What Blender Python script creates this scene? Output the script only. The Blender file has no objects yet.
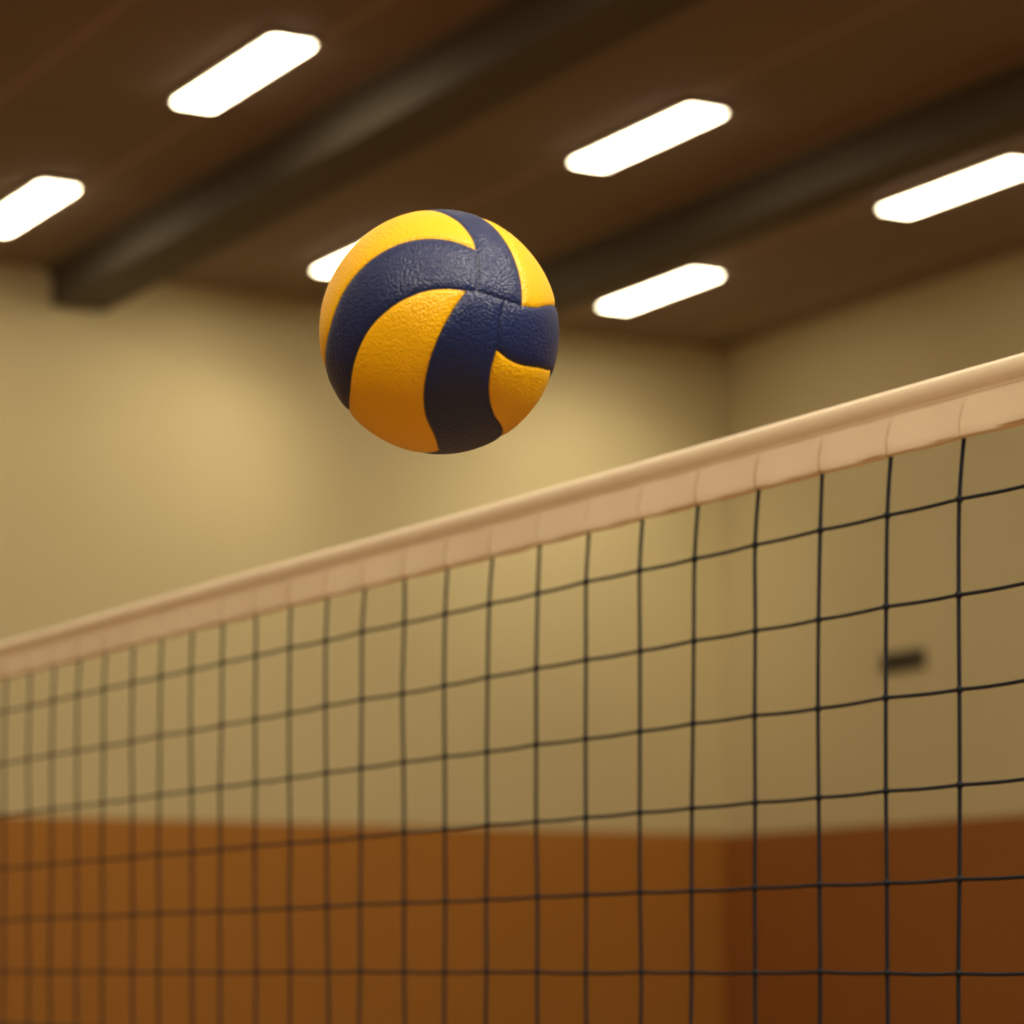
import bpy, bmesh, math, random
import numpy as np
from mathutils import Vector, Matrix, kdtree
random.seed(4)
sc = bpy.context.scene
sc.view_settings.view_transform = 'Standard'
sc.view_settings.look = 'None'
CZ = 1.80
YB, XR = 20.98, 13.71          # back wall / side wall
XL, YF = -6.0, -8.0
ZC = 6.967
TH = math.radians(29.13)

# ---------------------------------------------------------------- helpers
def link(o, parent=None):
    sc.collection.objects.link(o)
    if parent: o.parent = parent
    return o
def empty(name, loc=(0,0,0), parent=None):
    e = bpy.data.objects.new(name, None); e.location = loc; e.empty_display_size = .1
    return link(e,parent)
def mesh_obj(name, verts, faces, mat=None, parent=None, smooth=False):
    me = bpy.data.meshes.new(name); me.from_pydata([tuple(v) for v in verts], [], faces); me.update()
    if mat: me.materials.append(mat)
    if smooth: me.polygons.foreach_set('use_smooth', [True]*len(me.polygons))
    return link(bpy.data.objects.new(name, me), parent)
def box_data(x0,x1,y0,y1,z0,z1, V, F):
    b=len(V)
    V += [(x0,y0,z0),(x1,y0,z0),(x1,y1,z0),(x0,y1,z0),(x0,y0,z1),(x1,y0,z1),(x1,y1,z1),(x0,y1,z1)]
    F += [(b,b+3,b+2,b+1),(b+4,b+5,b+6,b+7),(b,b+1,b+5,b+4),(b+1,b+2,b+6,b+5),(b+2,b+3,b+7,b+6),(b+3,b,b+4,b+7)]
def box(name, x0,x1,y0,y1,z0,z1, mat, parent=None, bevel=0):
    V,F=[],[]; box_data(x0,x1,y0,y1,z0,z1,V,F)
    o = mesh_obj(name,V,F,mat,parent)
    if bevel:
        m=o.modifiers.new('b','BEVEL'); m.width=bevel; m.segments=3
    return o
def nmat(name, col, rough=.6, metal=0):
    m = bpy.data.materials.new(name); m.use_nodes=True
    nt=m.node_tree; b=nt.nodes['Principled BSDF']
    b.inputs['Base Color'].default_value=(*col,1); b.inputs['Roughness'].default_value=rough
    b.inputs['Metallic'].default_value=metal
    return m, nt, b
def tube(V,F,pts,r,n=6,cap=True):
    base=len(V); P=[Vector(p) for p in pts]
    for i,p in enumerate(P):
        t=(P[min(i+1,len(P)-1)]-P[max(i-1,0)]).normalized()
        a=Vector((1,0,0)); a=(a-t*a.dot(t)).normalized(); b=t.cross(a)
        for k in range(n):
            an=2*math.pi*k/n
            V.append(p+(a*math.cos(an)+b*math.sin(an))*r)
    for i in range(len(P)-1):
        for k in range(n):
            F.append((base+i*n+k, base+i*n+(k+1)%n, base+(i+1)*n+(k+1)%n, base+(i+1)*n+k))
    if cap:
        F.append(tuple(base+k for k in range(n))[::-1]); F.append(tuple(base+(len(P)-1)*n+k for k in range(n)))
def ball_data(V,F,c,r,seg=8,rings=5,sc3=(1,1,1)):
    b=len(V); c=Vector(c)
    V.append(c+Vector((0,0,r*sc3[2])))
    for i in range(1,rings):
        ph=math.pi*i/rings
        for k in range(seg):
            a=2*math.pi*k/seg
            V.append(c+Vector((r*sc3[0]*math.sin(ph)*math.cos(a), r*sc3[1]*math.sin(ph)*math.sin(a), r*sc3[2]*math.cos(ph))))
    V.append(c-Vector((0,0,r*sc3[2]))); last=len(V)-1
    for k in range(seg): F.append((b,b+1+k,b+1+(k+1)%seg))
    for i in range(rings-2):
        for k in range(seg):
            F.append((b+1+i*seg+k,b+1+(i+1)*seg+k,b+1+(i+1)*seg+(k+1)%seg,b+1+i*seg+(k+1)%seg))
    o=b+1+(rings-2)*seg
    for k in range(seg): F.append((o+k,last,o+(k+1)%seg))

# ---------------------------------------------------------------- materials
def wall_mat(name, up, low, zsplit=2.95):
    m,nt,b=nmat(name,up,.75); N=nt.nodes; L=nt.links
    geo=N.new('ShaderNodeNewGeometry'); sep=N.new('ShaderNodeSeparateXYZ'); L.new(geo.outputs['Position'],sep.inputs[0])
    gt=N.new('ShaderNodeMath'); gt.operation='GREATER_THAN'; gt.inputs[1].default_value=zsplit; L.new(sep.outputs['Z'],gt.inputs[0])
    nz=N.new('ShaderNodeTexNoise'); nz.inputs['Scale'].default_value=.6; nz.inputs['Detail'].default_value=3; L.new(geo.outputs['Position'],nz.inputs['Vector'])
    mp=N.new('ShaderNodeMapRange'); mp.inputs['From Min'].default_value=.3; mp.inputs['From Max'].default_value=.7
    mp.inputs['To Min'].default_value=.96; mp.inputs['To Max'].default_value=1.03; L.new(nz.outputs['Fac'],mp.inputs['Value'])
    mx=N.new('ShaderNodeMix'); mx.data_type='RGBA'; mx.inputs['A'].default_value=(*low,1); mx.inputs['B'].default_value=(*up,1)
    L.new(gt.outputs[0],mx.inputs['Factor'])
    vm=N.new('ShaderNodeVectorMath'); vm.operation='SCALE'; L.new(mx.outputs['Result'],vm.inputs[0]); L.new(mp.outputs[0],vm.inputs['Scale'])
    L.new(vm.outputs[0],b.inputs['Base Color'])
    n2=N.new('ShaderNodeTexNoise'); n2.inputs['Scale'].default_value=90; L.new(geo.outputs['Position'],n2.inputs['Vector'])
    bp=N.new('ShaderNodeBump'); bp.inputs['Strength'].default_value=.08; L.new(n2.outputs['Fac'],bp.inputs['Height']); L.new(bp.outputs[0],b.inputs['Normal'])
    return m
M_wall = wall_mat('painted_wall',(.64,.575,.345),(.42,.18,.023),2.93)
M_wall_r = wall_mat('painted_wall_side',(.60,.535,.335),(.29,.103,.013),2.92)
# ceiling panels
M_ceil,nt,b=nmat('ceiling_panels',(.16,.10,.06),.85); N=nt.nodes; L=nt.links
geo=N.new('ShaderNodeNewGeometry'); sep=N.new('ShaderNodeSeparateXYZ'); L.new(geo.outputs['Position'],sep.inputs[0])
md=N.new('ShaderNodeMath'); md.operation='PINGPONG'; md.inputs[1].default_value=.6; L.new(sep.outputs['X'],md.inputs[0])
lt=N.new('ShaderNodeMath'); lt.operation='LESS_THAN'; lt.inputs[1].default_value=.03; L.new(md.outputs[0],lt.inputs[0])
nz=N.new('ShaderNodeTexNoise'); nz.inputs['Scale'].default_value=1.2; L.new(geo.outputs['Position'],nz.inputs['Vector'])
mx0=N.new('ShaderNodeMix'); mx0.data_type='RGBA'; mx0.inputs['A'].default_value=(.215,.155,.112,1); mx0.inputs['B'].default_value=(.255,.185,.134,1); L.new(nz.outputs['Fac'],mx0.inputs['Factor'])
mx=N.new('ShaderNodeMix'); mx.data_type='RGBA'; L.new(lt.outputs[0],mx.inputs['Factor']); L.new(mx0.outputs['Result'],mx.inputs['A']); mx.inputs['B'].default_value=(.35,.255,.18,1)
L.new(mx.outputs['Result'],b.inputs['Base Color'])
M_beam,_,_=nmat('beam_paint',(.092,.076,.058),.8)
# wood floor
M_floor,nt,b=nmat('wood_floor',(.5,.28,.1),.4); N=nt.nodes; L=nt.links
geo=N.new('ShaderNodeNewGeometry'); mpg=N.new('ShaderNodeMapping'); mpg.inputs['Rotation'].default_value=(0,0,math.pi/2); L.new(geo.outputs['Position'],mpg.inputs['Vector'])
br=N.new('ShaderNodeTexBrick'); br.inputs['Scale'].default_value=1; br.inputs['Brick Width'].default_value=1.4; br.inputs['Row Height'].default_value=.09
br.inputs['Mortar Size'].default_value=.002; br.inputs['Color1'].default_value=(.34,.20,.085,1); br.inputs['Color2'].default_value=(.27,.155,.065,1); br.inputs['Mortar'].default_value=(.1,.05,.02,1)
L.new(mpg.outputs[0],br.inputs['Vector']); L.new(br.outputs['Color'],b.inputs['Base Color'])
M_emit=bpy.data.materials.new('lamp_diffuser'); M_emit.use_nodes=True
nt=M_emit.node_tree; nt.nodes.clear(); em=nt.nodes.new('ShaderNodeEmission'); out=nt.nodes.new('ShaderNodeOutputMaterial')
em.inputs['Color'].default_value=(1,.82,.545,1); em.inputs['Strength'].default_value=17.5; nt.links.new(em.outputs[0],out.inputs[0])
M_frame,_,_=nmat('lamp_housing',(.3,.25,.18),.5)
M_metal,_,_=nmat('painted_steel',(.12,.14,.2),.4,.3)
M_vent,_,_=nmat('vent_metal',(.06,.05,.035),.6)
M_trim,_,_=nmat('baseboard_wood',(.18,.08,.03),.5)

# ---------------------------------------------------------------- room
T=.2
box('floor',XL-T,XR+T,YF-T,YB+T,-.2,0,M_floor)
box('ceiling',XL-T,XR+T,YF-T,YB+T,ZC,ZC+.2,M_ceil)
box('wall_back',XL-T,XR+T,YB,YB+T,0,ZC,M_wall)
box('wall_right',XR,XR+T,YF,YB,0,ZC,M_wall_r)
box('wall_left',XL-T,XL,YF,YB,0,ZC,M_wall)
box('wall_front',XL-T,XR+T,YF-T,YF,0,ZC,M_wall)
box('baseboard_back',XL,XR,YB-.02,YB,0,.12,M_trim)
box('baseboard_right',XR-.02,XR,YF,YB-.02,0,.12,M_trim)
for i,x in enumerate([-2.1,1.2,4.5,7.80,10.88]):
    V,F=[],[]
    w=.42 if x<10 else .30
    d=.27
    box_data(x,x+w,YF,YB,ZC-d,ZC,V,F)
    box_data(x-.04,x+w+.04,YF,YB,ZC-.03,ZC,V,F)
    mesh_obj('ceiling_beam' if i==0 else 'ceiling_beam.%03d'%i,V,F,M_beam)
# lights
n=0
for xn,xf in [(12.15,12.02),(9.74,9.58),(7.02,6.98),(4.05,4.05),(1.9,1.9),(-.9,-.9),(-3.5,-3.5)]:
    for k,y in enumerate([19.28,15.78,11.72,8.2,4.7,1.2,-2.3,-5.8]):
        x=xf if k==0 else xn
        nm='ceiling_light' if n==0 else 'ceiling_light.%03d'%n
        n+=1
        e=empty(nm,(x,y,ZC))
        w,l=.130,(.68 if k==0 else .71)
        V,F=[],[]
        box_data(-w-.02,w+.02,-l-.02,l+.02,-.03,0,V,F)
        mesh_obj('housing',V,F,M_frame,e)
        pts=[]
        rr=.03
        for cx,cy,a0 in ((w-rr,l-rr,0),(-w+rr,l-rr,90),(-w+rr,-l+rr,180),(w-rr,-l+rr,270)):
            for s in range(5):
                a=math.radians(a0+s*22.5); pts.append((cx+rr*math.cos(a),cy+rr*math.sin(a)))
        m_=len(pts)
        V=[(p[0],p[1],-.03) for p in pts]+[(p[0]*.96,p[1]*.99,-.045) for p in pts]
        F=[tuple(range(m_,2*m_))[::-1]]+[(i,m_+i,m_+(i+1)%m_,(i+1)%m_) for i in range(m_)]
        mesh_obj('diffuser',V,F,M_emit,e)
        if k==0 and 9<x:  # extra spots added under the fittings to brighten the back wall in pools
            ld=bpy.data.lights.new('added_wall_wash','SPOT'); ld.energy=90; ld.color=(1,.83,.55); ld.spot_size=math.radians(115); ld.spot_blend=1; ld.shadow_soft_size=.3
            lo=link(bpy.data.objects.new('added_wall_wash',ld),e); lo.location=(0,0,-.35)
            tgt=Vector((-1.6 if x<10 else .2, 1.7, -2.0)); lo.rotation_euler=tgt.to_track_quat('-Z','Y').to_euler()
# added fill lamps above court, unseen, in invented housings, for ball and band
for i,(fx,fy,pw,dr) in enumerate(((3.3,-.55,250,(-2.1,2.85,-4.4)),(-.9,-.55,190,(2.4,3.3,-4.4)))):
    e=empty('fill_lamp' if i==0 else 'fill_lamp.001',(fx,fy,ZC-.005))
    V,F=[],[]
    box_data(-.4,.4,-.4,.4,-.12,-.08,V,F); box_data(-.05,.05,-.05,.05,-.08,0,V,F)
    for a in ((-.43,-.4,-.43,.43),(.4,.43,-.43,.43),(-.4,.4,-.43,-.4),(-.4,.4,.4,.43)): box_data(*a,-.2,-.08,V,F)
    mesh_obj('fill_housing',V,F,M_frame,e)
    ld=bpy.data.lights.new('fill_light','AREA'); ld.shape='SQUARE'; ld.size=.75 if i==0 else 1.3; ld.energy=pw; ld.color=(1,.89,.72) if i==0 else (1,.84,.60)
    lo=link(bpy.data.objects.new('fill_light',ld),e); lo.location=(0,0,-.65); lo.rotation_euler=Vector(dr).to_track_quat('-Z','Y').to_euler()
# wall vent
e=empty('wall_vent',(XR,18.48,4.15))
V,F=[],[]
box_data(-.02,0,-.27,.27,-.075,-.06,V,F); box_data(-.02,0,-.27,.27,.06,.075,V,F)
box_data(-.02,0,-.27,-.25,-.06,.06,V,F); box_data(-.02,0,.25,.27,-.06,.06,V,F)
mesh_obj('frame',V,F,M_vent,e)
V,F=[],[]
box_data(-.006,0,-.25,.25,-.06,.06,V,F)
for i in range(5):
    z=-.048+i*.024; box_data(-.018,-.006,-.25,.25,z-.006,z+.003,V,F)
mesh_obj('louvers',V,F,M_vent,e)

# ---------------------------------------------------------------- net
NX=1.975; Y0=2.565; DY=.1304
j0,j1=-34,40
net=empty('volleyball_net',(NX,0,0))
M_cord,nt,b=nmat('net_cord',(.003,.006,.015),.65)
b.inputs['Specular IOR Level'].default_value=.3
N=nt.nodes; L=nt.links
wv=N.new('ShaderNodeTexNoise'); wv.inputs['Scale'].default_value=900
tc=N.new('ShaderNodeTexCoord'); L.new(tc.outputs['Object'],wv.inputs['Vector'])
bp=N.new('ShaderNodeBump'); bp.inputs['Strength'].default_value=.4; bp.inputs['Distance'].default_value=.001; L.new(wv.outputs['Fac'],bp.inputs['Height']); L.new(bp.outputs[0],b.inputs['Normal'])
ZT=2.438; BAND=.073
rows=[2.302,2.201,2.100,1.998,1.897,1.797,1.697,1.597,1.497,1.430]
nodes={}
for j in range(j0,j1+1):
    y=Y0+j*DY
    dx=random.uniform(-.003,.003)
    for i in range(-1,len(rows)):
        z=ZT-BAND+.006 if i<0 else rows[i]
        jy=random.uniform(-.0016,.0016)+(-.009 if i<0 else (-.002 if i==0 else 0))
        jz=0 if i<0 else random.uniform(-.001,.001)
        nodes[(i,j)]=Vector((dx*(i+1)*.3+random.uniform(-.001,.001), y+jy, z+jz))
V,F=[],[]
def spl(P,sub,sag=0):
    out=[]
    for k in range(len(P)-1):
        p0=P[max(k-1,0)];p1=P[k];p2=P[k+1];p3=P[min(k+2,len(P)-1)]
        for s in range(sub):
            t=s/sub
            q=.5*((2*p1)+(p2-p0)*t+(2*p0-5*p1+4*p2-p3)*t*t+(3*p1-3*p2+p3-p0)*t**3)
            q=q+Vector((0,0,-sag*math.sin(math.pi*t)))
            out.append(q)
    out.append(P[-1]); return out
for j in range(j0,j1+1):
    tube(V,F,spl([nodes[(i,j)] for i in range(-1,len(rows))],5),.0024,7)
for i in range(len(rows)-1):
    tube(V,F,spl([nodes[(i,j)] for j in range(j0,j1+1)],5,.0011),.0022,7)
for i in range(len(rows)-1):
    for j in range(j0,j1+1):
        ball_data(V,F,nodes[(i,j)],.0046,8,5,(1,1.1,1))
mesh_obj('mesh_cords',V,F,M_cord,net,True)
# headband
M_band,nt,b=nmat('canvas_band',(.80,.66,.52),.8); N=nt.nodes; L=nt.links
tc=N.new('ShaderNodeTexCoord'); nz=N.new('ShaderNodeTexNoise'); nz.inputs['Scale'].default_value=14; nz.inputs['Detail'].default_value=4; L.new(tc.outputs['Object'],nz.inputs['Vector'])
mx=N.new('ShaderNodeMix'); mx.data_type='RGBA'; mx.inputs['A'].default_value=(.88,.77,.61,1); mx.inputs['B'].default_value=(.93,.83,.68,1)
L.new(nz.outputs['Fac'],mx.inputs['Factor']); L.new(mx.outputs['Result'],b.inputs['Base Color'])
w2=N.new('ShaderNodeTexNoise'); w2.inputs['Scale'].default_value=600; L.new(tc.outputs['Object'],w2.inputs['Vector'])
bp=N.new('ShaderNodeBump'); bp.inputs['Strength'].default_value=.25; bp.inputs['Distance'].default_value=.001; L.new(w2.outputs['Fac'],bp.inputs['Height']); L.new(bp.outputs[0],b.inputs['Normal'])
ya,yb=Y0+j0*DY-.03, Y0+j1*DY+.03
prof=[(0,0),(-.006,-.0015),(-.0095,-.006),(-.0105,-.012),(-.009,-.019),(-.0060,-.0245),(-.0042,-.028),(-.0040,-.032),(-.004,-.045),(-.004,-.060),(-.0042,-.070),(-.003,-.073)]
prof=prof+[(-x,z) for x,z in prof[::-1][:-1]]
Np=len(prof); V,F=[],[]
steps=int((yb-ya)/.012)
for s in range(steps+1):
    y=ya+(yb-ya)*s/steps
    ph=(y-Y0)/DY
    for x,z in prof:
        k=max(0,(-z-.028)/.045)
        wob=.0016*k*math.sin(2*math.pi*ph+.7*math.sin(y*5))+.0012*math.sin(y*9)*k
        zz=z+ (k*.0005*math.cos(2*math.pi*ph)) + .0008*math.sin(y*3.1)
        V.append((x+wob,y,ZT+zz))
for s in range(steps):
    for k in range(Np):
        F.append((s*Np+k,s*Np+(k+1)%Np,(s+1)*Np+(k+1)%Np,(s+1)*Np+k))
F.append(tuple(range(Np))); F.append(tuple(steps*Np+k for k in range(Np))[::-1])
mesh_obj('headband',V,F,M_band,net,True)
M_st,_,_=nmat('band_stitching',(.62,.48,.35),.9)
V,F=[],[]
for j in range(j0,j1+1):
    y=Y0+j*DY-.009
    for sgn in (-1,1):
        tube(V,F,[(sgn*.0046,y,ZT-BAND+.002),(sgn*.0046,y+.002,ZT-.055),(sgn*.0043,y-.003,ZT-.040),(sgn*.0040,y-.009,ZT-.030)],.0011,6)
for sgn in (-1,1):
    for zz in (-.0285,-.069):
        tube(V,F,[(sgn*.0040,ya+.01+k*.03,ZT+zz+.0008*math.sin((ya+.01+k*.03)*3.1)) for k in range(int((yb-ya-.02)/.03))],.0006,5)
mesh_obj('stitching',V,F,M_st,net,True)
V,F=[],[]
tube(V,F,[(0,-2.35,ZT-.012),(0,8.3,ZT-.012)],.003,8)
tube(V,F,[(0,-2.35,1.43),(0,8.3,1.43)],.004,8)
mesh_obj('cables',V,F,M_cord,net,True)
box('bottom_tape',-.003,.003,ya,yb,1.405,1.455,M_band,net)
for i,y in enumerate((-2.4,8.35)):
    V,F=[],[]
    tube(V,F,[(0,y,0),(0,y,2.5)],.045,24); tube(V,F,[(0,y,2.5),(0,y,2.53)],.05,24)
    tube(V,F,[(0,y,0),(0,y,.02)],.14,24)
    s=-1 if y>0 else 1
    a_,b_=sorted((y+s*.04-s*.13,y-s*.04))
    box_data(-.04,.04,a_,b_,1.3,1.45,V,F)
    mesh_obj('post_%d'%(i+1),V,F,M_metal,net,False)

# ---------------------------------------------------------------- ball
BR=.1036
def P2(px,py):
    x=(px-439.5)/121; y=-(py-331.5)/121.5; r=math.hypot(x,y)
    if r>.9995: x*=.9995/r; y*=.9995/r; r=.9995
    return np.array([x,y,math.sqrt(1-r*r)])
pole=P2(497,298); e1=np.cross([0,1,0],pole); e1/=np.linalg.norm(e1); e2=np.cross(pole,e1)
def toAE(d):
    d=np.atleast_2d(d); al=np.arccos(np.clip(d@pole,-1,1)); ph=np.arctan2(d@e2,d@e1)
    return np.stack([al*np.cos(ph),al*np.sin(ph)],1)
def fromAE(q):
    q=np.atleast_2d(q); al=np.linalg.norm(q,axis=1); ph=np.arctan2(q[:,1],q[:,0])
    return np.cos(al)[:,None]*pole+np.sin(al)[:,None]*(np.cos(ph)[:,None]*e1+np.sin(ph)[:,None]*e2)
def cr(P,sub=40):
    P=np.array(P); out=[]
    for k in range(len(P)-1):
        p0=P[k-1] if k>0 else 2*P[0]-P[1]; p1=P[k];p2=P[k+1];p3=P[k+2] if k+2<len(P) else P[-1]
        t=np.linspace(0,1,sub,endpoint=False)[:,None]
        out.append(.5*((2*p1)+(p2-p0)*t+(2*p0-5*p1+4*p2-p3)*t*t+(3*p1-3*p2+p3-p0)*t**3))
    out.append(P[-1:]); return np.concatenate(out)
wedges=[ # tip, edge a, edge b
 ((476,251),[(473,240),(463,226),(452,217.5)],[(452,242),(425,240),(395,247),(365,266),(343,293),(330,325),(324,350)]),
 ((466,291),[(445,289),(420,293),(392,307),(368,331),(354,362),(349,390)],[(452,311),(439,335),(429,362),(424,390),(426,414),(435,435)]),
 ((496,348),[(490,370),(489,393),(494,412),(502,424)],[(508,357),(522,363),(538,365.5)]),
 ((522,305),[(536,306.5),(547,304.5)],[(521,282),(515,259),(504,238),(492,224)]),
]
polys=[]; lines=[]; tips=[]
for tip,a,bb in wedges:
    t0=toAE(P2(*tip))[0]
    E=[]
    for ed in (a,bb):
        pts=[t0]+[toAE(P2(*p))[0] for p in ed]
        d=pts[-1]-pts[-2]; d/=np.linalg.norm(d)
        for s in range(3): pts.append(pts[-1]+d*.13)
        E.append(pts)
    ra,rb=E[0][-1],E[1][-1]
    ua,ub=ra/np.linalg.norm(ra),rb/np.linalg.norm(rb); um=ua+ub
    pm=math.atan2(um[1],um[0])
    def wrap(v): return (v-pm+math.pi)%(2*math.pi)-math.pi+pm
    bt=2.8*np.array([math.cos(pm),math.sin(pm)]); tips.append(bt)
    for pts in E:
        r=pts[-1]; al=np.linalg.norm(r); ph=wrap(math.atan2(r[1],r[0]))
        for t in (.2,.4,.6,.8,1.0):
            aa=al+(2.8-al)*t; pp=ph+(pm-ph)*t**1.6
            pts.append(np.array([aa*math.cos(pp),aa*math.sin(pp)]))
    A,B=cr(E[0]),cr(E[1])
    polys.append(np.concatenate([A,B[::-1][1:-1]])); lines+= [fromAE(A),fromAE(B)]
def seam(pts): return fromAE(cr([toAE(P2(*p))[0] for p in pts],80))
seams=[seam([(476,251),(478,270),(477,291)]),seam([(466,291),(480,292),(502,299),(522,305)]),seam([(504,301),(499,322),(496,348)])]
for w in tips: seams.append(fromAE(np.stack([w+(w/np.linalg.norm(w)*math.pi-w)*t for t in np.linspace(0,1,60)])))
def dens(Ls,step=.0025):
    out=[]
    for Lp in Ls:
        for a,b_ in zip(Lp[:-1],Lp[1:]):
            n_=max(1,int(np.linalg.norm(b_-a)/step)); 
            for k in range(n_): out.append(a+(b_-a)*k/n_)
        out.append(Lp[-1])
    return out
def kd(pts):
    k=kdtree.KDTree(len(pts))
    for i,p in enumerate(pts): k.insert(Vector(p/np.linalg.norm(p)),i)
    k.balance(); return k
kE=kd(dens(lines)); kS=kd(dens(seams))
bm=bmesh.new(); bmesh.ops.create_icosphere(bm,subdivisions=8,radius=1)
me=bpy.data.meshes.new('volleyball'); bm.to_mesh(me); bm.free()
nv=len(me.vertices); co=np.empty(nv*3); me.vertices.foreach_get('co',co); co=co.reshape(-1,3); co/=np.linalg.norm(co,axis=1)[:,None]
q=toAE(co); ins=np.zeros(nv,bool)
for pl in polys:
    c=np.zeros(nv,bool); x,y=q[:,0],q[:,1]
    a=pl; b_=np.roll(pl,-1,axis=0)
    for (x1,y1),(x2,y2) in zip(a,b_):
        if y1==y2: continue
        m_=((y1>y)!=(y2>y))&(x<(x2-x1)*(y-y1)/(y2-y1)+x1); c^=m_
    ins|=c
dE=np.array([kE.find(Vector(v))[2] for v in co]); dS=np.array([kS.find(Vector(v))[2] for v in co])
sd=np.where(ins,dE,-dE); dm=np.minimum(dE,dS)
rad=BR*(1-.009*np.exp(-(dm/.013)**2)-.008*np.exp(-(dm/.05)**2))
rad*= 1.004
me.vertices.foreach_set('co',(co*rad[:,None]).ravel())
a1=me.attributes.new('panel','FLOAT','POINT'); a1.data.foreach_set('value',sd)
a2=me.attributes.new('seam','FLOAT','POINT'); a2.data.foreach_set('value',dm)
me.polygons.foreach_set('use_smooth',[True]*len(me.polygons)); me.update()
ball=link(bpy.data.objects.new('volleyball',me))
bl=Vector((1.212,2.3045,CZ+.5528)); n_=(Vector((0,0,CZ))-bl).normalized()
Rr=Vector((math.cos(TH),-math.sin(TH),0)); r_=(Rr-n_*Rr.dot(n_)).normalized(); u_=n_.cross(r_)
ball.matrix_world=Matrix(((r_.x,u_.x,n_.x,bl.x),(r_.y,u_.y,n_.y,bl.y),(r_.z,u_.z,n_.z,bl.z),(0,0,0,1)))
m,nt,b=nmat('volleyball_leather',(1,1,1),.38); N=nt.nodes; L=nt.links
b.inputs['Specular IOR Level'].default_value=.5
at=N.new('ShaderNodeAttribute'); at.attribute_name='panel'
mr=N.new('ShaderNodeMapRange'); mr.inputs['From Min'].default_value=-.003; mr.inputs['From Max'].default_value=.003; L.new(at.outputs['Fac'],mr.inputs['Value'])
mx=N.new('ShaderNodeMix'); mx.data_type='RGBA'; mx.inputs['A'].default_value=(.003,.017,.105,1); mx.inputs['B'].default_value=(1.0,.56,.001,1); L.new(mr.outputs[0],mx.inputs['Factor'])
as_=N.new('ShaderNodeAttribute'); as_.attribute_name='seam'
ms=N.new('ShaderNodeMapRange'); ms.inputs['From Min'].default_value=.002; ms.inputs['From Max'].default_value=.009; ms.inputs['To Min'].default_value=.3; L.new(as_.outputs['Fac'],ms.inputs['Value'])
vm=N.new('ShaderNodeVectorMath'); vm.operation='SCALE'; L.new(mx.outputs['Result'],vm.inputs[0]); L.new(ms.outputs[0],vm.inputs['Scale']); L.new(vm.outputs[0],b.inputs['Base Color'])
tc=N.new('ShaderNodeTexCoord'); vo=N.new('ShaderNodeTexVoronoi'); vo.feature='F1'; vo.inputs['Scale'].default_value=430
L.new(tc.outputs['Object'],vo.inputs['Vector'])
bp=N.new('ShaderNodeBump'); bp.invert=True; bp.inputs['Strength'].default_value=.8; bp.inputs['Distance'].default_value=.0008; L.new(vo.outputs['Distance'],bp.inputs['Height']); L.new(bp.outputs[0],b.inputs['Normal'])
me.materials.append(m)

# ---------------------------------------------------------------- world + camera
w=bpy.data.worlds.new('world'); sc.world=w; w.use_nodes=True
w.node_tree.nodes['Background'].inputs[0].default_value=(.9,.7,.5,1); w.node_tree.nodes['Background'].inputs[1].default_value=.1
cam=bpy.data.cameras.new('camera'); co_=bpy.data.objects.new('camera',cam); link(co_)
co_.location=(0,0,CZ); co_.rotation_euler=(math.pi/2,0,-TH)
cam.sensor_width=36; cam.lens=36*3000/1024; cam.shift_y=458/1024
cam.clip_start=.05; cam.clip_end=100
cam.dof.use_dof=True; cam.dof.focus_distance=2.78; cam.dof.aperture_fstop=5.4
sc.camera=co_
